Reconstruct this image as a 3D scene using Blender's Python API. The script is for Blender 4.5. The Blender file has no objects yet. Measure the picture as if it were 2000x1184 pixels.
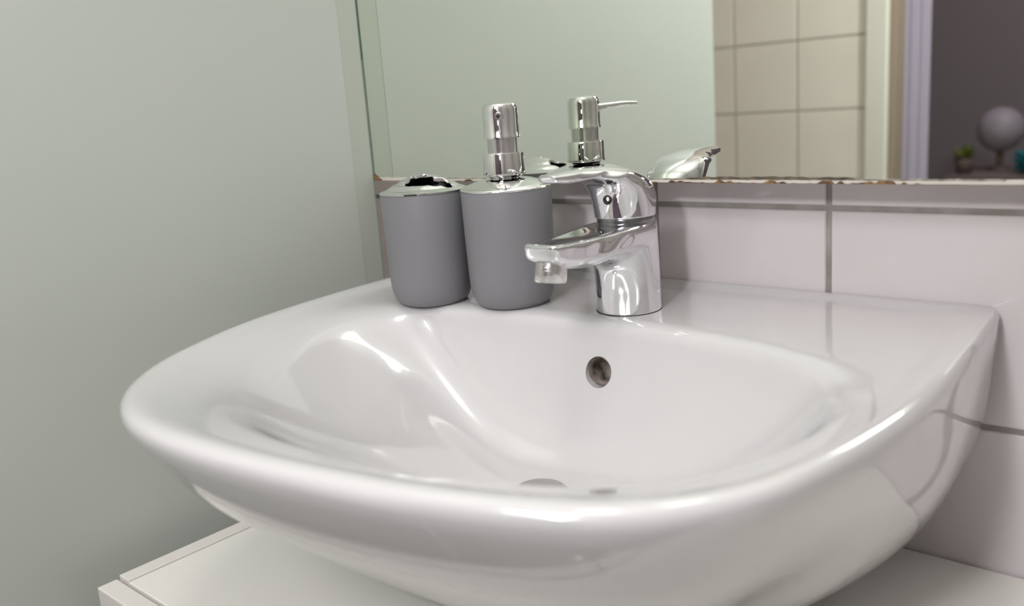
import bpy, bmesh, math, random
from mathutils import Vector, Matrix
random.seed(7)
S = bpy.context.scene
COL = S.collection
PI = math.pi

# ---------------------------------------------------------------- camera
cam_d = bpy.data.cameras.new('camera')
cam = bpy.data.objects.new('camera', cam_d)
COL.objects.link(cam)
R = Matrix(((0.74895792, 0.09288258, -0.65607534),
            (0.65875878, -0.21107433, 0.72213883),
            (-0.07140655, -0.97304699, -0.21927301)))      # rows: world axes in (right, down, forward)
right, down, fwd = R.col[0].copy(), R.col[1].copy(), R.col[2].copy()
M = Matrix.Identity(4)
for i in range(3):
    M[i][0] = right[i]; M[i][1] = -down[i]; M[i][2] = -fwd[i]
cam.matrix_world = M
cam_d.sensor_fit = 'HORIZONTAL'
cam_d.sensor_width = 36.0
cam_d.lens = 1780 / 2000 * 36
cam_d.clip_start = 0.01
cam_d.dof.use_dof = True
cam_d.dof.focus_distance = 0.715
cam_d.dof.aperture_fstop = 5.0
S.camera = cam

# ---------------------------------------------------------------- world, lights, exposure
S.view_settings.view_transform = 'Standard'
S.view_settings.look = 'None'
S.view_settings.gamma = 1.0
S.view_settings.use_curve_mapping = False
S.view_settings.exposure = 0.33
w = bpy.data.worlds.new('world'); S.world = w; w.use_nodes = True
w.node_tree.nodes['Background'].inputs[0].default_value = (0.85, 0.88, 1.0, 1)
w.node_tree.nodes['Background'].inputs[1].default_value = 0.5

def area(name, loc, target, size, power, color, size_y=None):
    d = bpy.data.lights.new(name, 'AREA')
    d.shape = 'RECTANGLE' if size_y else 'DISK'
    d.size = size
    if size_y: d.size_y = size_y
    d.energy = power; d.color = color
    o = bpy.data.objects.new(name, d); COL.objects.link(o)
    o.location = loc
    o.rotation_euler = (Vector(target) - Vector(loc)).to_track_quat('-Z', 'Y').to_euler()
    return o
# flash bounced off the ceiling, an added soft fill, the ceiling lamp, an unseen key and the lamp in the next room
area('bounce_flash', (-0.15, 0.02, 0.55), (-0.20, 0.05, 2.0), 0.30, 15, (0.99, 0.99, 1.0))
area('soft_fill', (-0.20, -0.62, 0.72), (-0.45, 0.5, -0.15), 0.40, 4.0, (0.99, 0.99, 1.0), 0.25)  # unseen fill added in front to soften shadows on the tiles
area('ceiling_lamp', (-0.30, 0.15, 1.40), (-0.30, 0.15, 0), 0.30, 2.5, (1.0, 0.985, 0.95))
pd = bpy.data.lights.new('key_light', 'POINT'); pd.energy = 10.5; pd.shadow_soft_size = 0.035; pd.color = (0.99, 0.985, 1.0)  # unseen key placed from the shadow direction, omnidirectional to brighten all walls
po = bpy.data.objects.new('key_light', pd); COL.objects.link(po); po.location = (-0.12, -0.36, 0.28)
area('hallway_light', (-0.2, -1.5, 1.3), (-0.7, -2.2, -0.2), 0.3, 8.0, (0.93, 0.84, 1.0))

# ---------------------------------------------------------------- materials
def mat(name, color, rough=0.5, metal=0.0, coat=0.0, ior=1.5, emit=None, estr=0.0, trans=0.0, sss=0.0):
    m = bpy.data.materials.new(name); m.use_nodes = True
    b = m.node_tree.nodes['Principled BSDF']
    b.inputs['Base Color'].default_value = (*color, 1)
    b.inputs['Roughness'].default_value = rough
    b.inputs['Metallic'].default_value = metal
    b.inputs['IOR'].default_value = ior
    b.inputs['Coat Weight'].default_value = coat
    b.inputs['Coat Roughness'].default_value = 0.03
    b.inputs['Transmission Weight'].default_value = trans
    if sss:
        b.inputs['Subsurface Weight'].default_value = sss
        b.inputs['Subsurface Scale'].default_value = 0.01
    if emit:
        b.inputs['Emission Color'].default_value = (*emit, 1)
        b.inputs['Emission Strength'].default_value = estr
    return m
def noise_color(m, c1, c2, scale, detail=4, lo=0.35, hi=0.65):
    nt = m.node_tree; b = nt.nodes['Principled BSDF']
    tc = nt.nodes.new('ShaderNodeTexCoord'); n = nt.nodes.new('ShaderNodeTexNoise'); r = nt.nodes.new('ShaderNodeValToRGB')
    n.inputs['Scale'].default_value = scale; n.inputs['Detail'].default_value = detail
    r.color_ramp.elements[0].position = lo; r.color_ramp.elements[1].position = hi
    r.color_ramp.elements[0].color = (*c1, 1); r.color_ramp.elements[1].color = (*c2, 1)
    nt.links.new(tc.outputs['Object'], n.inputs['Vector'])
    nt.links.new(n.outputs['Fac'], r.inputs['Fac']); nt.links.new(r.outputs['Color'], b.inputs['Base Color'])
    return n
def noise_bump(m, scale, strength, dist=0.001):
    nt = m.node_tree; b = nt.nodes['Principled BSDF']
    tc = nt.nodes.new('ShaderNodeTexCoord'); n = nt.nodes.new('ShaderNodeTexNoise'); bp = nt.nodes.new('ShaderNodeBump')
    n.inputs['Scale'].default_value = scale
    bp.inputs['Strength'].default_value = strength; bp.inputs['Distance'].default_value = dist
    nt.links.new(tc.outputs['Object'], n.inputs['Vector'])
    nt.links.new(n.outputs['Fac'], bp.inputs['Height']); nt.links.new(bp.outputs['Normal'], b.inputs['Normal'])

m_ceramic = mat('sanitary_ceramic', (0.585, 0.573, 0.575), 0.18, coat=1.0)
m_tile = mat('glazed_tile', (0.66, 0.60, 0.60), 0.2, coat=0.5); noise_color(m_tile, (0.64, 0.59, 0.60), (0.68, 0.635, 0.645), 9)
m_tile2 = mat('cream_tile', (0.60, 0.54, 0.47), 0.35); noise_color(m_tile2, (0.82, 0.755, 0.69), (0.86, 0.795, 0.73), 7)
m_grout = mat('grey_grout', (0.30, 0.28, 0.26), 0.9); noise_color(m_grout, (0.25, 0.235, 0.215), (0.34, 0.32, 0.30), 60); noise_bump(m_grout, 500, 0.4)
m_grout2 = mat('beige_grout', (0.42, 0.38, 0.32), 0.9)
m_frost = mat('frosted_glass', (0.47, 0.50, 0.45), 0.6); noise_color(m_frost, (0.475, 0.505, 0.46), (0.495, 0.52, 0.478), 3)
m_clear = mat('green_glass_margin', (0.445, 0.475, 0.415), 0.6)
m_edge = mat('green_glass_edge', (0.13, 0.24, 0.18), 0.15)
m_mirror = mat('mirror_silver', (0.88, 0.92, 0.85), 0.0, 1.0)
m_bare = mat('mirror_glass_edge', (0.62, 0.58, 0.52), 0.25)
m_rust = mat('corroded_silvering', (0.16, 0.07, 0.02), 0.7); noise_color(m_rust, (0.06, 0.03, 0.012), (0.26, 0.14, 0.04), 260, 5)
m_rust2 = mat('tarnished_silvering', (0.1, 0.08, 0.05), 0.6); noise_color(m_rust2, (0.05, 0.04, 0.025), (0.17, 0.135, 0.085), 120, 5)
m_carcass = mat('white_melamine', (0.70, 0.66, 0.63), 0.4)
m_chrome = mat('chrome', (0.80, 0.80, 0.82), 0.035, 1.0)
m_pchrome = mat('plated_plastic_chrome', (0.86, 0.86, 0.85), 0.05, 1.0)
m_pchrome_soft = mat('worn_chrome', (0.72, 0.70, 0.69), 0.22, 1.0)
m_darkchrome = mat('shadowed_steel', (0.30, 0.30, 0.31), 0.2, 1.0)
m_scale = mat('limescaled_chrome', (0.75, 0.73, 0.72), 0.2, 1.0); noise_bump(m_scale, 700, 0.25)
m_grey = mat('soft_grey_plastic', (0.20, 0.197, 0.208), 0.48); noise_bump(m_grey, 900, 0.03)
m_black = mat('dark_hollow', (0.012, 0.013, 0.010), 0.6)
m_waste = mat('dull_waste_chrome', (0.50, 0.49, 0.48), 0.35, 1.0)
m_grime = mat('grimy_overflow', (0.3, 0.25, 0.2), 0.6); noise_color(m_grime, (0.05, 0.04, 0.03), (0.42, 0.36, 0.32), 90, 6)
m_cab = mat('white_lacquered_board', (0.80, 0.79, 0.74), 0.28, coat=0.2)
m_cabedge = mat('white_edge_band', (0.72, 0.69, 0.65), 0.35)
m_wall = mat('painted_wall', (0.62, 0.60, 0.58), 0.8)
m_wall2 = mat('darkened_wall', (0.36, 0.34, 0.335), 0.8)  # unseen walls darkened to cut fill and give the chrome dark reflections
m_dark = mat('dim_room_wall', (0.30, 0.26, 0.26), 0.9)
m_floor = mat('floor_vinyl', (0.28, 0.25, 0.22), 0.6); noise_color(m_floor, (0.25, 0.22, 0.19), (0.31, 0.28, 0.25), 6)
m_frame = mat('door_frame_paint', (0.74, 0.72, 0.65), 0.5)
m_jamb = mat('tan_jamb', (0.30, 0.24, 0.18), 0.6)
m_purple = mat('lilac_reveal', (0.46, 0.41, 0.51), 0.6)
m_globe = mat('pale_shade', (0.36, 0.32, 0.35), 0.5)
m_teal = mat('teal_fabric', (0.01, 0.17, 0.20), 0.9); noise_bump(m_teal, 40, 0.6, 0.01)
m_leaf = mat('houseplant_leaf', (0.16, 0.20, 0.03), 0.6)
m_pot = mat('brown_pot', (0.14, 0.10, 0.08), 0.7)
m_side = mat('dusky_board', (0.20, 0.16, 0.15), 0.6)
m_silic = mat('silicone_bead', (0.40, 0.37, 0.34), 0.5)

# ---------------------------------------------------------------- helpers
def link(name, me, m=None, parent=None, smooth=False):
    o = bpy.data.objects.new(name, me); COL.objects.link(o)
    if m: me.materials.append(m)
    if parent: o.parent = parent
    if smooth:
        for p in me.polygons: p.use_smooth = True
    return o
def obj(name, bm, m=None, parent=None, smooth=False, recalc=True):
    if recalc: bmesh.ops.recalc_face_normals(bm, faces=bm.faces[:])
    me = bpy.data.meshes.new(name); bm.to_mesh(me); bm.free()
    return link(name, me, m, parent, smooth)
def tag(o, label=None, cat=None, group=None, kind=None):
    if label: o['label'] = label
    if cat: o['category'] = cat
    if group: o['group'] = group
    if kind: o['kind'] = kind
    return o
def empty(name, loc):
    o = bpy.data.objects.new(name, None); COL.objects.link(o); o.location = loc
    o.empty_display_size = 0.02
    return o
def box_bm(x0, x1, y0, y1, z0, z1, bev=0.0, seg=2, bm=None):
    nb = bmesh.new()
    bmesh.ops.create_cube(nb, size=1)
    for v in nb.verts:
        v.co = Vector((x0 + (v.co.x + .5) * (x1 - x0), y0 + (v.co.y + .5) * (y1 - y0), z0 + (v.co.z + .5) * (z1 - z0)))
    if bev: bmesh.ops.bevel(nb, geom=nb.edges[:], offset=bev, segments=seg, affect='EDGES', profile=0.5)
    if bm is None: return nb
    me = bpy.data.meshes.new('t'); nb.to_mesh(me); nb.free(); bm.from_mesh(me); bpy.data.meshes.remove(me)
    return bm
def loft(loops, cap0=True, cap1=True):
    bm = bmesh.new(); n = len(loops[0])
    rows = [[bm.verts.new(p) for p in lp] for lp in loops]
    for a, b in zip(rows[:-1], rows[1:]):
        for i in range(n):
            j = (i + 1) % n
            bm.faces.new((a[i], a[j], b[j], b[i]))
    if cap0: bm.faces.new(rows[0][::-1])
    if cap1: bm.faces.new(rows[-1])
    return bm
def lathe(prof, n=64, cap0=True, cap1=True):
    return loft([[(r * math.cos(2*PI*i/n), r * math.sin(2*PI*i/n), z) for i in range(n)] for r, z in prof], cap0, cap1)
def cr(p0, p1, p2, p3, t):                              # Catmull-Rom
    return tuple(0.5 * ((2*b) + (-a+c)*t + (2*a-5*b+4*c-d)*t*t + (-a+3*b-3*c+d)*t**3) for a, b, c, d in zip(p0, p1, p2, p3))
def spline(pts, n, closed=False):
    """smooth curve through pts resampled to n points, even in arc length"""
    m = len(pts); out = []
    segs = m if closed else m - 1
    for s in range(segs):
        g = (lambda k: pts[k % m]) if closed else (lambda k: pts[min(max(k, 0), m-1)])
        for k in range(24): out.append(cr(g(s-1), g(s), g(s+1), g(s+2), k/24))
    if not closed: out.append(tuple(pts[-1]))
    else: out.append(out[0])
    L = [0.0]
    for a, b in zip(out[:-1], out[1:]): L.append(L[-1] + math.dist(a, b))
    res = []; k = 0
    cnt = n if closed else n - 1
    for i in range(n):
        t = L[-1] * i / cnt
        while k < len(L) - 2 and L[k+1] < t: k += 1
        f = (t - L[k]) / max(L[k+1] - L[k], 1e-12)
        res.append(tuple(a + (b-a)*f for a, b in zip(out[k], out[k+1])))
    return res
def interp(tab, x):
    if x <= tab[0][0]: return tab[0][1]
    for (a, b), (c, d) in zip(tab[:-1], tab[1:]):
        if x <= c:
            t = (x-a)/(c-a); t = t*t*(3-2*t)
            return b + (d-b)*t
    return tab[-1][1]

YW = 0.640           # tile face of the wall behind the basin
ZF, ZC = -1.05, 1.42 # floor and ceiling heights (camera at 0)
P = 0.1466           # tile pitch
G = 0.0042           # grout width
YO = -0.727          # tile face of the opposite wall

# ---------------------------------------------------------------- room shell
def struct(name, bm, m, **k):
    return tag(obj(name, bm, m, **k), kind='structure')
XL, XR = -1.62, 0.95
struct('floor', box_bm(XL-.05, XR+.05, -3.6, YW+.1, ZF-.05, ZF), m_floor)
struct('ceiling', box_bm(XL-.05, XR+.05, -3.6, YW+.1, ZC, ZC+.05), m_wall)
wb = struct('wall_back', box_bm(XL-.05, XR+.05, YW+.0012, YW+.1, ZF, ZC), m_grout)
struct('wall_left', box_bm(XL-.05, XL, YO-.1, YW, ZF, ZC), m_tile2)
struct('wall_right', box_bm(XR, XR+.05, YO-.1, YW, ZF, ZC), m_wall2)

def tile_mesh(name, m, wx, wz):
    bm = bmesh.new(); h = 0.006; b = 0.0009
    for (s, y) in ((0, h), (0, b), (b, 0)):
        for (a, c) in ((-1, -1), (1, -1), (1, 1), (-1, 1)):
            bm.verts.new((a*(wx/2 - s), y, c*(wz/2 - s)))
    bm.verts.ensure_lookup_table(); v = bm.verts
    for k in (0, 4):
        for i in range(4):
            j = (i+1) % 4
            bm.faces.new((v[k+i], v[k+j], v[k+4+j], v[k+4+i]))
    bm.faces.new((v[8], v[9], v[10], v[11]))
    bmesh.ops.recalc_face_normals(bm, faces=bm.faces[:])
    me = bpy.data.meshes.new(name); bm.to_mesh(me); bm.free(); me.materials.append(m)
    return me
def tile_wall(parent, m, x_seam, z_seam, x0, x1, z0, z1, yface, facing, skip=None):
    """square tiles; cut tiles at the borders get a mesh of their own size"""
    cache = {}
    i0 = math.floor((x0 - x_seam) / P); i1 = math.ceil((x1 - x_seam) / P)
    k0 = math.floor((z0 - z_seam) / P); k1 = math.ceil((z1 - z_seam) / P)
    for i in range(i0, i1):
        for k in range(k0, k1):
            a, b = max(x_seam + i*P + G/2, x0), min(x_seam + (i+1)*P - G/2, x1)
            c, d = max(z_seam + k*P + G/2, z0), min(z_seam + (k+1)*P - G/2, z1)
            if b - a < .008 or d - c < .008: continue
            if skip and skip(a, b, c, d): continue
            key = (round(b-a, 4), round(d-c, 4))
            if key not in cache: cache[key] = tile_mesh('tile', m, b-a, d-c)
            o = bpy.data.objects.new('tile', cache[key]); COL.objects.link(o)
            o.parent = parent
            o.location = ((a+b)/2, yface + random.uniform(-.0001, .0001), (c+d)/2)
            o.rotation_euler = (random.uniform(-.0012, .0012), 0, (0 if facing < 0 else PI) + random.uniform(-.0012, .0012))
tile_wall(wb, m_tile, -0.2669, -0.0940, -1.45, 0.93, ZF+.003, 0.06, YW, -1,
          lambda a, b, c, d: b < -0.95 and d < -0.6)

# opposite wall with its doorway (seen in the mirror)
wo = struct('wall_front', box_bm(XL-.05, -0.705, YO-.1, YO-.0012, ZF, ZC), m_grout2)
obj('wall_return', box_bm(0.20, XR+.05, YO-.1, YO-.0012, ZF, ZC), m_wall2, wo)
obj('lintel', box_bm(-0.705, 0.20, YO-.1, YO-.0012, 1.08, ZC), m_wall, wo)
tile_wall(wo, m_tile2, -0.7195, -0.0722, -1.45, -0.72, ZF+.003, ZC-.01, YO, +1)
dr = tag(empty('door_1', (-0.69, YO, ZF)), kind='structure')
def rel(o, root):                       # parent keeping world placement (roots are unrotated)
    o.parent = root; o.location = -root.location; return o
rel(obj('door_casing', box_bm(-0.7175, -0.674, YO-.004, YO+.012, ZF, 1.12, .003), m_frame), dr)
rel(obj('door_casing', box_bm(0.155, 0.20, YO-.004, YO+.012, ZF, 1.12, .003), m_frame), dr)
rel(obj('door_casing', box_bm(-0.7175, 0.20, YO-.004, YO+.010, 1.12, 1.165, .003), m_frame), dr)
rel(obj('door_jamb', box_bm(-0.676, -0.662, YO-.055, YO-.004, ZF, 1.12, .002), m_jamb), dr)
# the dim room beyond
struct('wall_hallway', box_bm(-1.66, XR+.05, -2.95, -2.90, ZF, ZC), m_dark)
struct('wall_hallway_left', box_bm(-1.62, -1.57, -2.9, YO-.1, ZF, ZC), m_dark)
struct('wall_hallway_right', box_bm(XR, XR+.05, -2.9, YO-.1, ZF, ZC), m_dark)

# ---------------------------------------------------------------- frosted shower panel
XG = -0.709
gp = tag(empty('shower_panel', (XG, 0.24, ZF)), 'tall frosted greenish glass shower panel standing left of the washbasin', 'shower screen')
Y0G, Y1G = -0.090, 0.5902
rel(obj('frosted_pane', box_bm(XG-.006, XG, Y0G, Y1G-.024, ZF+.02, 0.95), m_frost), gp)
rel(obj('clear_margin', box_bm(XG-.006, XG-.0003, Y1G-.024, Y1G-.0008, ZF+.02, 0.95), m_clear), gp)
rel(obj('polished_edge', box_bm(XG-.0062, XG, Y1G-.0008, Y1G+.0004, ZF+.02, 0.95, .0004, 1), m_edge), gp)
rel(obj('bottom_rail', box_bm(XG-.012, XG+.004, Y0G, Y1G, ZF, ZF+.02, .002), m_pchrome_soft), gp)
obj_g = gp['label'] and [c for c in gp.children]
for c in obj_g:
    if c.name == 'clear_margin': c['label'] = 'clearer green strip beside the glass edge'
    if c.name == 'polished_edge': c['label'] = 'dark green polished glass edge'

# ---------------------------------------------------------------- mirror cabinet
YM = 0.591
ZM = -0.0703
mc = tag(empty('mirror_cabinet', (-0.2, YM, ZM)), 'large wall mirror with brown corroded silvering along its bottom edge above the washbasin', 'mirror')
XM0, XM1 = -0.7086, 0.35
def mrel(name, bm, m, **k): return rel(obj(name, bm, m, **k), mc)
mrel('mirror_glass', box_bm(XM0, XM1, YM, YM+.0045, ZM+.0004, 0.95), m_mirror)
mrel('carcass', box_bm(XM0+.004, XM1-.004, YM+.0048, YW-.0002, ZM+.002, 0.94), m_carcass)
# pale bare strip left where the silver is gone
def strip(x0, x1, top, bot, step, y, name, m, label=None):
    bm = bmesh.new(); n = int((x1-x0)/step); prev = None
    for i in range(n+1):
        x = x0 + (x1-x0)*i/n
        a, b = top(x), bot(x)
        if a - b < 2e-5: a = b + 2e-5
        cur = [bm.verts.new((x, y, b)), bm.verts.new((x, y, a)), bm.verts.new((x, y+.0002, a)), bm.verts.new((x, y+.0002, b))]
        if prev:
            for k in range(4):
                j = (k+1) % 4
                bm.faces.new((prev[k], cur[k], cur[j], prev[j]))
        else: bm.faces.new(cur)
        prev = cur
    bm.faces.new(prev)
    o = mrel(name, bm, m)
    if label: o['label'] = label
    return o
def wob(seed, amp, f0):
    r = random.Random(seed); ph = [(f0*(1+.9*k), r.uniform(0, 6.3), 1/(1+.5*k)) for k in range(6)]
    return lambda x: amp * sum(a*math.sin(f*x+p) for f, p, a in ph)
w1, w2, w3, w4 = wob(1, .00042, 130), wob(2, .0007, 170), wob(3, .00012, 300), wob(4, .0005, 90)
strip(XM0+.001, XM1, lambda x: ZM+.0030+w3(x), lambda x: ZM, .002, YM-.0004, 'bare_strip', m_bare, 'pale strip where the silvering has gone')
def upper_band(x):          # brown line on top of the bare strip, thick only in the middle stretch
    k = interp([(-.56, 0.02), (-.37, .05), (-.335, 1.0), (-.27, 1.1), (-.235, .8), (-.225, .08), (-.1, .02)], x)
    return ZM + .0027 + max(0.00003, k*(.0013 + .6*w1(x)))
strip(-0.62, -0.14, upper_band, lambda x: ZM+.0023+w3(x)*.8, .0012, YM-.0007, 'corroded_band', m_rust2, 'dark brown corroded band')
def lower_chips(x):
    k = interp([(-.39, .75), (-.36, .8), (-.27, 1.0), (-.262, .1), (-.257, .9), (-.235, 2.0), (-.20, 2.2), (-.191, 1.6), (-.186, .05), (-.14, .1)], x)
    return ZM - .0001 + min(.0021, max(0, k*(.0007 + 1.15*w2(x)) ))
strip(-0.60, 0.1, lower_chips, lambda x: ZM-.0002, .0012, YM-.0009, 'corroded_chips', m_rust, 'brown rust chips along the lowest edge')
strip(XM0, -0.697, lambda x: ZM+.0002+.0045*max(0, (-.697-x)/.0105)**1.6+.0012, lambda x: ZM-.0002, .0008, YM-.0010, 'corroded_corner', m_rust, 'rusty brown corner')

# ---------------------------------------------------------------- washbasin
N = 220
CX = -0.381
def angidx(loop, c=(CX, 0.43), n=N):
    """resample a closed 2D loop at even 'squashed' angles around c so that loops correspond"""
    dense = spline(loop, 4000, True)
    da = sorted((math.atan2((p[1]-c[1])*1.35, p[0]-c[0]), p[0], p[1]) for p in dense)
    da = [(da[-1][0]-2*PI, da[-1][1], da[-1][2])] + da + [(da[0][0]+2*PI, da[0][1], da[0][2])]
    out = []; k = 0
    for i in range(n):
        a = -PI + 2*PI*(i+.5)/n
        while da[k+1][0] < a: k += 1
        f = (a-da[k][0])/max(1e-12, da[k+1][0]-da[k][0])
        out.append((da[k][1]+(da[k+1][1]-da[k][1])*f, da[k][2]+(da[k+1][2]-da[k][2])*f))
    return out
def smooth_loop(lp, it=2):
    n = len(lp)
    for _ in range(it):
        lp = [((lp[i-1][0]+2*lp[i][0]+lp[(i+1) % n][0])/4, (lp[i-1][1]+2*lp[i][1]+lp[(i+1) % n][1])/4) for i in range(n)]
    return lp
YB = YW - 0.0012
crest = [(-.645, YB), (-.648, YB-.006), (-.650, .60), (-.650, .557), (-.646, .49), (-.637, .423), (-.625, .372), (-.608, .328), (-.580, .277), (-.541, .237), (-.496, .214),
         (-.448, .206), (-.388, .208), (-.327, .216), (-.271, .228), (-.215, .247), (-.180, .269), (-.155, .304), (-.143, .350), (-.137, .41),
         (-.138, .463), (-.145, .55), (-.150, .60), (-.153, YB-.006), (-.156, YB), (-.22, YB), (-.30, YB), (-.40, YB), (-.50, YB), (-.58, YB)]
C2 = (CX, 0.43)
crest0 = angidx(crest)
def normal_offset(lp, d, pin=True, dy=1.0):
    n = len(lp); out = []
    for i in range(n):
        a, b = lp[i-2], lp[(i+2) % n]
        tx, ty = b[0]-a[0], b[1]-a[1]; L = math.hypot(tx, ty) or 1
        nx, ny = ty/L, -tx/L             # outward for CCW
        dd = d(lp[i]) if callable(d) else d
        x, y = lp[i][0]+nx*dd, lp[i][1]+ny*dd*dy
        if pin: y = min(y, YB)
        if pin and lp[i][1] > YB-.002: y = YB
        out.append((x, y))
    return out
# outer skin: (outward offset, z, shrink towards centre for the underside)
def backness(y):
    t = min(1, max(0, (y-.25)/.30)); return t*t*(3-2*t)
outer = []
crestL = normal_offset(crest0, lambda p: -.0058*(1-backness(p[1])))
prof_out = [(0, 0, 0), (0.0006, 0.003, 0.0012), (0.0022, 0.0054, 0.0024), (0.005, 0.0072, 0.0034), (0.01, 0.0068, 0.0035), (0.018, 0.0030, 0.0034), (0.028, -0.0031, 0.0032), (0.04, -0.0091, 0.0024), (0.052, -0.0185, 0.0017), (0.064, -0.0298, 0.0006), (0.076, -0.0429, -0.0016), (0.088, -0.0571, -0.0052), (0.1, -0.0709, -0.0098), (0.112, -0.0844, -0.0158), (0.124, -0.0983, -0.0233), (0.136, -0.1129, -0.0376), (0.148, -0.1277, -0.0504), (0.16, -0.1424, -0.0623), (0.172, -0.1575, -0.0756), (0.1865, -0.1752, -0.0918)]
ZR = -0.156
base = [(x, y) for x, y in crestL]
def shrink(lp, d):
    """inward offset that stays well-behaved: move towards a spine segment"""
    out = []
    for x, y in lp:
        sx = min(max(x, CX-.055), CX+.055); sy = min(max(y, .44), .60)
        vx, vy = x-sx, y-sy; L = math.hypot(vx, vy) or 1
        out.append((x + vx/L*d(y), y + vy/L*d(y)))
    return out
for drop, of, ob in prof_out:
    d = lambda y: of + (ob-of)*backness(y)
    if of >= 0: lp = normal_offset(base, lambda p: d(p[1]))
    else:
        lp = shrink(base, lambda y: d(y))
    # keep the part against the wall on the wall
    lp2 = []
    for (x, y), (bx, by) in zip(lp, base):
        if by > YB-.002: y = YB
        lp2.append((x, min(y, YB)))
    lp = smooth_loop(lp2, 1 if of < 0 else 0)
    outer.append([(x, y, ZR-drop) for x, y in lp])
# inner skin
rimin = [(-.632, YB-.009), (-.634, .595), (-.634, .55), (-.629, .49), (-.619, .42), (-.607, .372), (-.590, .328), (-.562, .284), (-.528, .254), (-.492, .238),
         (-.446, .231), (-.388, .232), (-.330, .239), (-.275, .251), (-.226, .268), (-.193, .289), (-.171, .318), (-.160, .358), (-.155, .41),
         (-.157, .463), (-.165, .545), (-.172, .592), (-.184, .617), (-.22, YB-.013), (-.30, YB-.0095), (-.40, YB-.009), (-.50, YB-.009), (-.60, YB-.009)]
bowl = [(-.560, .491), (-.583, .462), (-.596, .425), (-.592, .380), (-.580, .340), (-.558, .303), (-.530, .277), (-.497, .259), (-.465, .250),
        (-.430, .246), (-.388, .2455), (-.340, .250), (-.285, .263), (-.240, .281), (-.210, .303), (-.189, .331), (-.176, .367), (-.171, .41),
        (-.174, .447), (-.189, .477), (-.222, .498), (-.268, .512), (-.33, .518), (-.397, .518), (-.467, .513), (-.520, .506)]
rimL = angidx(rimin); bowlL = angidx(bowl)
def zdeck(y): return -0.1615
def lerp2(a, b, t): return [(p[0]+(q[0]-p[0])*t, p[1]+(q[1]-p[1])*t) for p, q in zip(a, b)]
inner = []
for t, z in ((.18, -.1562), (.42, -.1570), (.68, -.1584), (.88, -.1598), (1.0, -.1605)):
    inner.append([(x, y, z) for x, y in lerp2(crestL, rimL, t)])
for t in (.12, .3, .5, .7, .88):
    inner.append([(x, y, -.1605 - .0013*min(1, t*2.2) - .0045*t*t*(1-min(1, max(0, (y-.40)/.08))**2*(3-2*min(1, max(0, (y-.40)/.08))))) for x, y in lerp2(rimL, bowlL, t)])
DR = (-0.384, 0.437, -0.2670)
rd = 0.0225
drL = []
for i in range(N):
    a = -PI + 2*PI*(i+.5)/N
    a2 = math.atan2(math.sin(a)/1.35, math.cos(a))
    drL.append((DR[0]+rd*math.cos(a2), DR[1]+rd*math.sin(a2), DR[2]))
K = 34
rows = [[] for _ in range(K+1)]
DZ = 0
def wback(y):
    t = min(1, max(0, (y-.40)/.08)); return t*t*(3-2*t)
for i in range(N):
    b = bowlL[i]; d = drL[i]
    th = math.atan2(b[1]-DR[1], b[0]-DR[0])
    back = max(0, math.sin(th))**.8; leftn = max(0, -math.cos(th))
    right_ = .5+.5*math.cos(th)
    front = max(0, -math.sin(th))
    kx = 1.45 - .2*front + .85*right_**1.5*(1-front) + 1.25*back*(1-.3*right_)
    lipw = .10 - .02*back + .16*front
    zb = -.1618 - .0045*(1-wback(b[1]))
    
    for k in range(K+1):
        q = (k/K)**1.25
        s_ = 1-(1-q)**kx
        u = min(1, q/lipw); s_ *= u*(2-u)*.5+.5*u**.6 if u < 1 else 1      # soft rounded lip
        rows[k].append((b[0]+(d[0]-b[0])*q, b[1]+(d[1]-b[1])*q, zb+(DR[2]-zb)*s_))
def smooth_rows(rows, it, wt=None):
    nk = len(rows)
    for _ in range(it):
        new = [list(r) for r in rows]
        for k in range(1, nk-1):
            up, dn, me_ = rows[k-1], rows[k+1], rows[k]
            for i in range(N):
                a = me_[i]; b, c, d, e = up[i], dn[i], me_[i-1], me_[(i+1) % N]
                w_ = .6*(wt(a) if wt else 1)
                if a[1] > YB-.0015: continue
                new[k][i] = tuple((1-w_)*a[j] + w_*.25*(b[j]+c[j]+d[j]+e[j]) for j in range(3))
        rows = new
    return rows
skin = outer[::-1][:-1] + [[(x, y, ZR) for x, y in crestL]] + inner + rows[1:]
no = len(outer)
sk = skin
def wf(p): return .05 + .95*min(1, max(0, (.50-p[1])/.06))
seg = smooth_rows(sk[no+1:], 26, wf)
low = smooth_rows(sk[:no-5], 3)
sk = low + sk[no-5:no+1] + seg
# depress a drain recess then close the skin through the drain into the body
last = sk[-1]
sk = sk + [[(DR[0]+(x-DR[0])*.96, DR[1]+(y-DR[1])*.96, DR[2]-.0025) for x, y, z in last],
           [(DR[0]+(x-DR[0])*.94, DR[1]+(y-DR[1])*.94, DR[2]-.010) for x, y, z in last]]
bm = loft(sk)
basin_root = tag(empty('washbasin', (CX, 0.44, -0.3425)), 'white ceramic washbasin with rounded front and round overflow hole, hung on the tiled wall', 'washbasin')
basin = rel(obj('bowl', bm, m_ceramic, smooth=True), basin_root)
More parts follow.
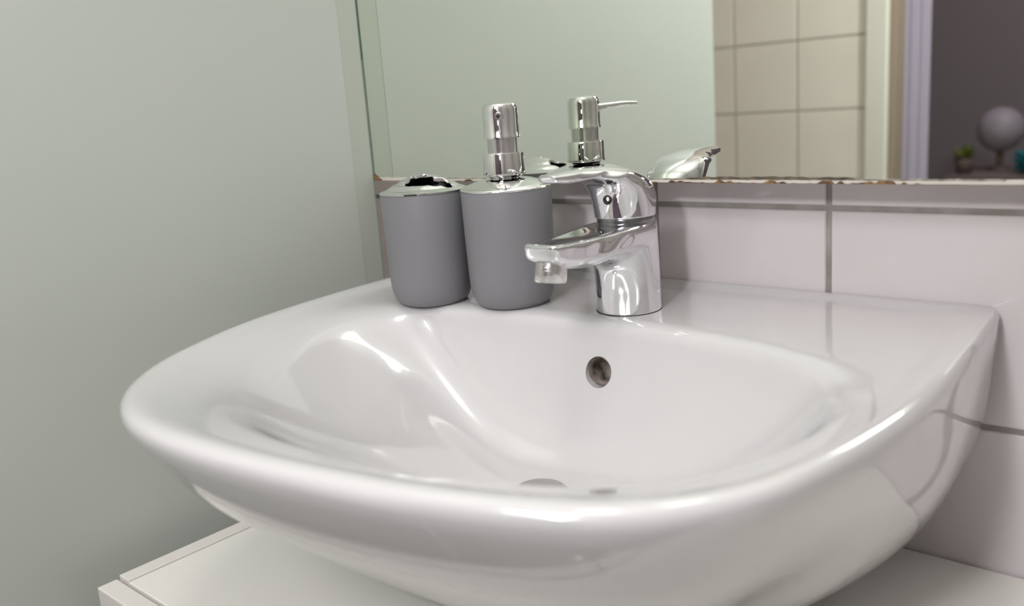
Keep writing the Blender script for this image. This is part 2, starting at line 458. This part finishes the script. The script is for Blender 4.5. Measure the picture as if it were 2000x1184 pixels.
# overflow hole cut into the steep back of the bowl
OV = Vector((-0.3835, 0.5045, -0.1990))
cut_bm = bmesh.new()
bmesh.ops.create_cone(cut_bm, cap_ends=True, segments=40, radius1=.0112, radius2=.0112, depth=.05,
                      matrix=Matrix.Translation(OV + Vector((0, .0170, 0))) @ Matrix.Rotation(PI/2, 4, 'X'))
cutter = obj('cutter', cut_bm)
md = basin.modifiers.new('cut', 'BOOLEAN'); md.object = cutter; md.operation = 'DIFFERENCE'; md.solver = 'EXACT'
bpy.context.view_layer.update()
dg = bpy.context.evaluated_depsgraph_get()
nm = bpy.data.meshes.new_from_object(basin.evaluated_get(dg))
basin.modifiers.clear(); basin.data = nm; nm.name = 'bowl'
bpy.data.objects.remove(cutter)
for p in nm.polygons: p.use_smooth = True
try: nm.set_sharp_from_angle(angle=math.radians(45))
except Exception: pass
# grimy lining of the overflow channel
ln = bmesh.new()
loops = []
for (r, yy) in ((.0108, .0075), (.0108, .013), (.0105, .024), (.007, .030), (.003, .032)):
    loops.append([(OV.x + r*math.cos(2*PI*i/32), OV.y+yy, OV.z + r*math.sin(2*PI*i/32)) for i in range(32)])
ln.free(); ln = loft(loops, False, True)
o = rel(obj('overflow_channel', ln, m_grime, smooth=True), basin_root); o['label'] = 'grimy brown round overflow opening'
# waste: flange and domed plug
wr = rel(obj('waste_flange', lathe([(.0212, -.003), (.0214, .0002), (.0205, .0012), (.0190, .0008), (.0186, -.003)], 64, False, False), m_pchrome_soft, smooth=True), basin_root)
wr.location += Vector((DR[0], DR[1], DR[2]))
wp = rel(obj('waste_plug', lathe([(.0040, -.006), (.0175, -.003), (.0184, .0012), (.0183, .0032), (.0172, .0046), (.012, .0060), (.005, .0066), (.0004, .0067)], 64), m_waste, smooth=True), basin_root)
wp.location += Vector((DR[0], DR[1], DR[2])); wp['label'] = 'dull chrome domed waste plug'

# ---------------------------------------------------------------- vanity cabinet
ZT = -0.344
cb = tag(empty('vanity_cabinet', (-0.40, 0.45, ZF)), 'white lacquered vanity cabinet under the washbasin', 'cabinet')
def crel(name, bm, m, **k): return rel(obj(name, bm, m, **k), cb)
crel('side_panel', box_bm(-.681, -.666, .2685, YW-.002, ZF+.06, ZT+.0012, .0008), m_cabedge)
crel('side_panel', box_bm(.225, .240, .2685, YW-.002, ZF+.06, ZT+.0012, .0008), m_cabedge)
crel('top_panel', box_bm(-.6655, .2245, .2685, YW-.002, ZT-.016, ZT, .0008), m_cab)
crel('bottom_panel', box_bm(-.6655, .2245, .2685, YW-.002, ZF+.06, ZF+.076, .0008), m_cab)
crel('plinth', box_bm(-.66, .22, .31, YW-.03, ZF, ZF+.06), m_cab)
def door_panel(x0, x1, hx):
    d = crel('door', box_bm(x0, x1, .2505, .2665, ZF+.065, ZT-.001, .0012), m_cabedge)
    hb = loft([[(hx + .004*math.cos(a), y + .0*a, z + .004*math.sin(a)) for a in [2*PI*k/12 for k in range(12)]] for y, z in ((.2505, ZT-.30), (.228, ZT-.30))])
    for z in (ZT-.16,):
        hb2 = loft([[(hx + .004*math.cos(a), y, z + .004*math.sin(a)) for a in [2*PI*k/12 for k in range(12)]] for y in (.2505, .228)])
        me = bpy.data.meshes.new('t'); hb2.to_mesh(me); hb2.free(); hb.from_mesh(me)
    hb3 = loft([[(hx + .005*math.cos(a), .226 + .005*math.sin(a), z) for a in [2*PI*k/12 for k in range(12)]] for z in (ZT-.32, ZT-.14)])
    me = bpy.data.meshes.new('t'); hb3.to_mesh(me); hb3.free(); hb.from_mesh(me)
    h = obj('handle', hb, m_pchrome_soft, d, smooth=False)
door_panel(-.681, -.2225, -.255); door_panel(-.2195, .240, -.187)

# ---------------------------------------------------------------- basin mixer tap
ZD = -0.1622
TX, TY = -0.3862, 0.5565
tp = tag(empty('basin_tap', (TX, TY, ZD)), 'chrome single-lever mixer tap standing at the back of the washbasin', 'tap')
def trel(name, bm, m, **k): return rel(obj(name, bm, m, **k), tp)
def fan(inner_pts, outer_pts, widths, n_in, n_out, K=60, NS=64, dish=None, x0=TX):
    ip = spline(inner_pts, K); op = spline(outer_pts, K); loops = []
    for k in range(K):
        t = k/(K-1)
        a = ip[k]; b = op[k]
        cy, cz = (a[0]+b[0])/2, (a[1]+b[1])/2
        hy, hz = (b[0]-a[0])/2, (b[1]-a[1])/2
        wd = interp_lin(widths, t); ni = interp_lin(n_in, t); no_ = interp_lin(n_out, t)
        dd = interp_lin(dish, t) if dish else 0
        lp = []
        for i in range(NS):
            an = 2*PI*i/NS; c, s = math.cos(an), math.sin(an)
            n_ = no_ if c > 0 else ni
            nx_ = (no_+ni)/2 if abs(c) < .0 else n_
            u = math.copysign(abs(c)**(2/n_), c); v = math.copysign(abs(s)**(2/n_), s)
            if c > 0 and dd: u -= dd*(1-v*v)
            lp.append((x0 + v*wd, cy + u*hy, cz + u*hz))
        loops.append(lp)
    return loops
def interp_lin(tab, x):
    if not isinstance(tab, (list, tuple)): return tab
    if x <= tab[0][0]: return tab[0][1]
    for (a, b), (c, d) in zip(tab[:-1], tab[1:]):
        if x <= c:
            t = (x-a)/(c-a); t = t*t*(3-2*t); return b+(d-b)*t
    return tab[-1][1]
def round_end(loops, steps=6, depth=.003, shrinkto=.55):
    """round off the last section"""
    last = loops[-1]; prev = loops[-2]
    c = Vector((sum(p[0] for p in last)/len(last), sum(p[1] for p in last)/len(last), sum(p[2] for p in last)/len(last)))
    c0 = Vector((sum(p[0] for p in prev)/len(prev), sum(p[1] for p in prev)/len(prev), sum(p[2] for p in prev)/len(prev)))
    d = (c-c0).normalized()
    out = list(loops)
    for k in range(1, steps+1):
        a = PI/2*k/steps
        s = 1-(1-shrinkto)*(1-math.cos(a))
        out.append([tuple(c + (Vector(p)-c)*s + d*depth*math.sin(a)) for p in last])
    for s in (.35, .1): out.append([tuple(c + (Vector(p)-c)*s*shrinkto + d*depth*(1.02+.05*(1-s))) for p in last])
    return out
body = fan([(TY-.0245, ZD+.0005), (TY-.0243, -.152), (TY-.0243, -.142), (TY-.0265, -.132), (.5265, -.1255), (.5205, -.1215), (.507, -.1190), (.492, -.1183), (.475, -.1160), (.465, -.1125), (.4600, -.1095)],
           [(TY+.0245, ZD+.0005), (TY+.0243, -.145), (TY+.0240, -.125), (TY+.0238, -.104), (TY+.0236, -.0935), (TY+.0225, -.0912), (TY+.0180, -.0912), (.560, -.0928), (.530, -.0945), (.500, -.0960), (.475, -.0965), (.4575, -.0960)],
           [(0, .0245), (.50, .0240), (.62, .0232), (.8, .0190), (.95, .0158), (1, .0148)],
           [(0, 2.0), (.5, 2.0), (.75, 2.4), (1, 3.0)], [(0, 2.0), (.35, 2.0), (.5, 4.0), (.62, 7), (.9, 7), (1, 5)],
           K=110, NS=160, dish=[(0, 0), (.5, 0), (.6, .10), (.8, .17), (.95, .10), (1, .05)])
body = round_end(body, 8, .0042, .45)
trel('body', loft(body), m_chrome, smooth=True)
trel('base_gasket', lathe([(.0246, 0), (.0249, .0004), (.0246, .0009)], 64), m_black).location += Vector((TX, TY, ZD-.0002))
# aerator under the spout tip, leaning slightly
ae = lathe([(.0096, .004), (.0108, .0035), (.0112, -.0015), (.0112, -.0085), (.0106, -.0098), (.0094, -.0098), (.0092, -.0080), (.0004, -.0078)], 56)
bmesh.ops.rotate(ae, verts=ae.verts[:], cent=(0, 0, 0), matrix=Matrix.Rotation(math.radians(-9), 3, 'X'))
a_o = trel('aerator', ae, m_scale, smooth=True); a_o.location += Vector((TX, .4665, -.1135)); a_o['label'] = 'limescaled ribbed aerator'
a_o.data.set_sharp_from_angle(angle=math.radians(35))
# lever head: a dome that sweeps forward into the blade
LA = math.radians(-7)
HX, HY = TX, TY
lev = fan([(HY-.0225, -.0905), (HY-.0235, -.083), (HY-.0243, -.0770), (HY-.0260, -.0705), (HY-.030, -.0645), (HY-.038, -.0610), (HY-.048, -.0595), (HY-.062, -.0605), (HY-.0755, -.0588)],
          [(HY+.0220, -.0905), (HY+.0232, -.0815), (HY+.0220, -.0725), (HY+.0150, -.0635), (HY-.000, -.0565), (HY-.022, -.0522), (HY-.042, -.0512), (HY-.060, -.0516), (HY-.0780, -.0525)],
          [(0, .0228), (.25, .0232), (.42, .0218), (.6, .0150), (.8, .0105), (1, .0086)],
          [(0, 2.0), (.2, 2.2), (.45, 3.0), (.7, 3.2), (1, 3.0)], [(0, 2.0), (.3, 2.1), (.6, 2.2), (1, 2.4)], K=100, NS=96,
          dish=[(0, 0), (1, 0)])
lev = round_end(lev, 6, .0016, .45)
lb = loft(lev)
bmesh.ops.rotate(lb, verts=lb.verts[:], cent=(HX, HY, 0), matrix=Matrix.Rotation(LA, 3, 'Z'))
lever = trel('lever', lb, m_chrome, smooth=True)
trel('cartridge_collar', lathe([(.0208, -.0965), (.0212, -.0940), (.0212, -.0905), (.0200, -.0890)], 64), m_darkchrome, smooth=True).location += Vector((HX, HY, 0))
# index screw hole in the front of the dome
sc = lathe([(.0030, -.004), (.0034, .0), (.0034, .0009), (.0026, .0012), (.0022, .0002), (.0004, -.0004)], 32)
hd = Vector((math.sin(-LA)*-0.0 + .10, -1, -.05)).normalized()
q = hd.to_track_quat('Z', 'Y')
bmesh.ops.rotate(sc, verts=sc.verts[:], cent=(0, 0, 0), matrix=q.to_matrix())
so = trel('screw_hole', sc, m_black, smooth=True); so.location += Vector((HX-.001+.0035, HY-.0246, -.0762)); so['label'] = 'small dark set-screw hole'

# ---------------------------------------------------------------- soap dispenser and toothbrush cup
def beaker_body(parent, name='body'):
    # rounded foot, gently flaring side, open hollow top
    prof = [(.0008, .0012), (.020, .0010), (.0262, .0000), (.0285, .0008), (.0312, .0048), (.0332, .0105), (.0341, .0165), (.0346, .026), (.0355, .056), (.0361, .0916), (.0359, .0926),
            (.0345, .0926), (.0342, .091), (.0325, .022), (.028, .006), (.0004, .005)]
    o = obj(name, lathe(prof, 96), m_grey, parent, smooth=True)
    return o
DX, DY = -0.4858, 0.5373
sd = tag(empty('soap_dispenser', (DX, DY, ZD)), 'grey soap dispenser with chrome pump, standing next to the tap', 'soap dispenser')
beaker_body(sd)
lid = [(.0004, .0940), (.0362, .0926), (.0366, .0931), (.0365, .0938), (.0352, .0949), (.0310, .0966), (.0262, .0984), (.0215, .0999), (.0170, .1008), (.0110, .1012), (.0004, .1012)]
obj('lid', lathe(lid, 96), m_pchrome, sd, smooth=True)
def smooth_sharp(o, deg=35):
    o.data.set_sharp_from_angle(angle=math.radians(deg)); return o
smooth_sharp(obj('neck', lathe([(.0110, .1000), (.0118, .1014), (.0140, .1028), (.0164, .1036), (.0168, .1042), (.0168, .1056), (.0100, .1060)], 72), m_pchrome, sd, smooth=True))
smooth_sharp(obj('collar', lathe([(.0163, .1056), (.0163, .1200), (.0157, .1212), (.0110, .1214)], 72), m_pchrome, sd, smooth=True))
smooth_sharp(obj('pump_sleeve', lathe([(.0118, .1205), (.0119, .1340)], 64), m_pchrome_soft, sd, smooth=True))['label'] = 'duller satin sleeve between collar and pump head'
head = smooth_sharp(obj('pump_head', lathe([(.0120, .1322), (.0145, .1322), (.0145, .1336), (.0141, .1342), (.0140, .1530), (.0136, .1560), (.0122, .1581), (.0084, .1592), (.0004, .1597)], 72), m_pchrome, sd, smooth=True), 40)
# spout: thin tapered tube running from the head towards the room
tip = Vector((-0.4556, 0.5010, -0.0125)) - Vector((DX, DY, ZD))
hz = Vector((tip.x, tip.y, 0)).normalized()
st = hz*.010 + Vector((0, 0, tip.z-.0012))
pts = [st, st+(tip-st)*.35+Vector((0, 0, .0004)), st+(tip-st)*.7+Vector((0, 0, .0008)), tip+Vector((0, 0, 0))]
path = spline([tuple(p) for p in pts], 24); loops = []
side = Vector((-hz.y, hz.x, 0))
for k, p in enumerate(path):
    t = k/23; r = .0036*(1-t)+.0023*t
    loops.append([tuple(Vector(p)+side*(r*math.cos(2*PI*i/24))+Vector((0, 0, 1))*(r*math.sin(2*PI*i/24))) for i in range(24)])
pe = Vector(path[-1])
loops.append([tuple(pe+side*(.0015*math.cos(2*PI*i/24))+Vector((0, 0, 1))*(.0015*math.sin(2*PI*i/24))) for i in range(24)])
smooth_sharp(obj('spout', loft(loops), m_pchrome, sd, smooth=True), 40)
nz = [[tuple(pe+hz*d+side*(.00145*math.cos(2*PI*i/20))+Vector((0, 0, 1))*(.00145*math.sin(2*PI*i/20))) for i in range(20)] for d in (-.001, .00015)]
obj('nozzle_hole', loft(nz), m_black, sd)['label'] = 'dark round nozzle opening'

KX, KY = -0.5570, 0.5150
tc = tag(empty('toothbrush_holder', (KX, KY, ZD)), 'grey toothbrush holder with chrome lid and cloud-shaped opening, standing left of the soap dispenser', 'toothbrush holder')
beaker_body(tc)
# domed lid with a cloud-shaped hole: polar grid between the hole outline and the rim
la = math.atan2(right.y, right.x)               # the cloud's long axis
CO = (.0055, -.0128)                           # the cloud sits towards the front of the lid
def cloud(a):
    best = 0                                    # outline of merged lobes
    for cx, cy, r in ((-.0050, .0035, .0088), (.0105, .0005, .0062), (-.0110, -.0035, .0058), (.0040, -.0040, .0062), (-.0040, -.0045, .0062), (.0120, -.0020, .0058)):
        dx_, dy_ = math.cos(a), math.sin(a)
        b = dx_*cx + dy_*cy; c_ = cx*cx+cy*cy-r*r; D = b*b-c_
        if D > 0: best = max(best, b+math.sqrt(D))
    return best*1.1
NA = 160; lo = []
raw = [cloud(2*PI*i/NA) for i in range(NA)]
for _ in range(4): raw = [(raw[i-1]+2*raw[i]+raw[(i+1) % NA])/4 for i in range(NA)]
def lidz(r): return interp_lin([(0, .1062), (.008, .1056), (.016, .1030), (.024, .0990), (.032, .0951), (.0365, .0936)], r) if r < .0365 else .0936
def lidring(t, dz=0.0, rin=0.0):
    out = []
    for i in range(NA):
        a = 2*PI*i/NA; r0 = raw[i]+rin
        hx, hy = CO[0]+r0*math.cos(a), CO[1]+r0*math.sin(a)
        B = CO[0]*math.cos(a)+CO[1]*math.sin(a); Cc = CO[0]**2+CO[1]**2-.0365**2
        R1 = -B+math.sqrt(B*B-Cc); ex, ey = CO[0]+R1*math.cos(a), CO[1]+R1*math.sin(a)
        x, y = hx+(ex-hx)*t, hy+(ey-hy)*t
        z = lidz(math.hypot(x, y))
        out.append((x*math.cos(la)-y*math.sin(la), x*math.sin(la)+y*math.cos(la), z+dz))
    return out
lo.append(lidring(1, -.0012)); lo.append(lidring(1.0, -.0003))
for t in (1, .98, .93, .86, .78, .68, .58, .48, .38, .28, .18, .1, .04): lo.append(lidring(t))
lo.append(lidring(0, -.0003)); lo.append(lidring(0, -.0012, -.0004)); lo.append(lidring(0, -.0030, -.0001)); lo.append(lidring(.3, -.0032)); lo.append(lidring(.97, -.0020))
lm = loft(lo, False, False)
o = obj('lid', lm, m_pchrome, tc, smooth=True); o['label'] = 'chrome lid with a cloud-shaped opening'; smooth_sharp(o, 50)
obj('inner_well', lathe([(.0325, .0915), (.0320, .060), (.0300, .020), (.0004, .018)], 64, False, True), m_black, tc, smooth=True)['label'] = 'dark hollow inside'

# ---------------------------------------------------------------- things in the room beyond the doorway
# lilac curtain by the doorway
cur = bmesh.new(); loops = []
n = 60; fr = []; bk = []
for i in range(n+1):
    t = i/n; x = -0.724+.052*t; y = -0.93-.04*t + .004*math.sin(t*18)
    fr.append((x, y)); bk.append((x-.004, y-.001))
poly = fr + bk[::-1]
cur.free(); cur = loft([[(x, y, z) for x, y in poly] for z in (ZF+.02, 0, 1.1)])
tag(obj('curtain', cur, m_purple), 'pale lilac curtain hanging inside the doorway, seen in the mirror', 'curtain')
sb = tag(empty('sideboard', (-0.66, -2.10, ZF)), 'low dusky sideboard in the dim room, seen in the mirror', 'sideboard')
rel(obj('top', box_bm(-.90, -.30, -2.25, -1.86, -.358, -.338, .003), m_side), sb)
rel(obj('body', box_bm(-.88, -.32, -2.23, -1.88, ZF+.08, -.3581), m_side), sb)
for x in (-.86, -.35):
    for y in (-2.20, -1.91): rel(obj('leg', box_bm(x-.012, x+.012, y-.012, y+.012, ZF, ZF+.08), m_pot), sb)
lamp = tag(empty('globe_lamp', (-.790, -2.06, -.338)), 'pale round globe lamp on the sideboard, seen in the mirror', 'lamp')
obj('shade', lathe([(.02, .063)] + [(.070*math.cos(a), .128+.070*math.sin(a)) for a in [(-76+160*k/16)*PI/180 for k in range(17)]], 40), m_globe, lamp, smooth=True)
obj('base', lathe([(.035, 0), (.035, .008), (.012, .014), (.010, .058), (.022, .064)], 32), m_pot, lamp, smooth=True)
pl = tag(empty('potted_plant', (-.865, -1.95, -.338)), 'small green plant in a brown pot on the sideboard, seen in the mirror', 'plant')
obj('pot', lathe([(.022, 0), (.030, .05), (.027, .05), (.024, .042), (.0004, .04)], 32), m_pot, pl, smooth=True)
for k in range(14):
    a = k*2.4; L = .045+.02*random.random(); el = .5+.8*random.random()
    d = Vector((math.cos(a)*math.cos(el), math.sin(a)*math.cos(el), math.sin(el))); s_ = d.cross(Vector((0, 0, 1))).normalized()
    bm = bmesh.new(); b0 = Vector((0, 0, .04))
    v = [bm.verts.new(b0), bm.verts.new(b0+d*L*.55+s_*.011), bm.verts.new(b0+d*L), bm.verts.new(b0+d*L*.55-s_*.011)]
    v2 = [bm.verts.new(q_.co+Vector((0, 0, .0015))) for q_ in v]
    bm.faces.new(v); bm.faces.new(v2[::-1])
    for i in range(4): bm.faces.new((v[i], v[(i+1) % 4], v2[(i+1) % 4], v2[i]))
    obj('leaf', bm, m_leaf, pl)
tw = bmesh.new(); bmesh.ops.create_icosphere(tw, subdivisions=4, radius=1)
for v in tw.verts:
    nn = .16*math.sin(v.co.x*7+1)*math.cos(v.co.y*6)+.08*math.sin(v.co.z*13+v.co.x*5)
    v.co = Vector((v.co.x*.095*(1+nn), v.co.y*.08*(1+nn), max(-.75, v.co.z)*.045*(1+nn)))
zmin = min(v.co.z for v in tw.verts)
for v in tw.verts: v.co += Vector((-.625, -1.965, -.338-zmin))
tag(obj('towel', tw, m_teal, smooth=True), 'crumpled dark teal towel on the sideboard, seen in the mirror', 'towel')
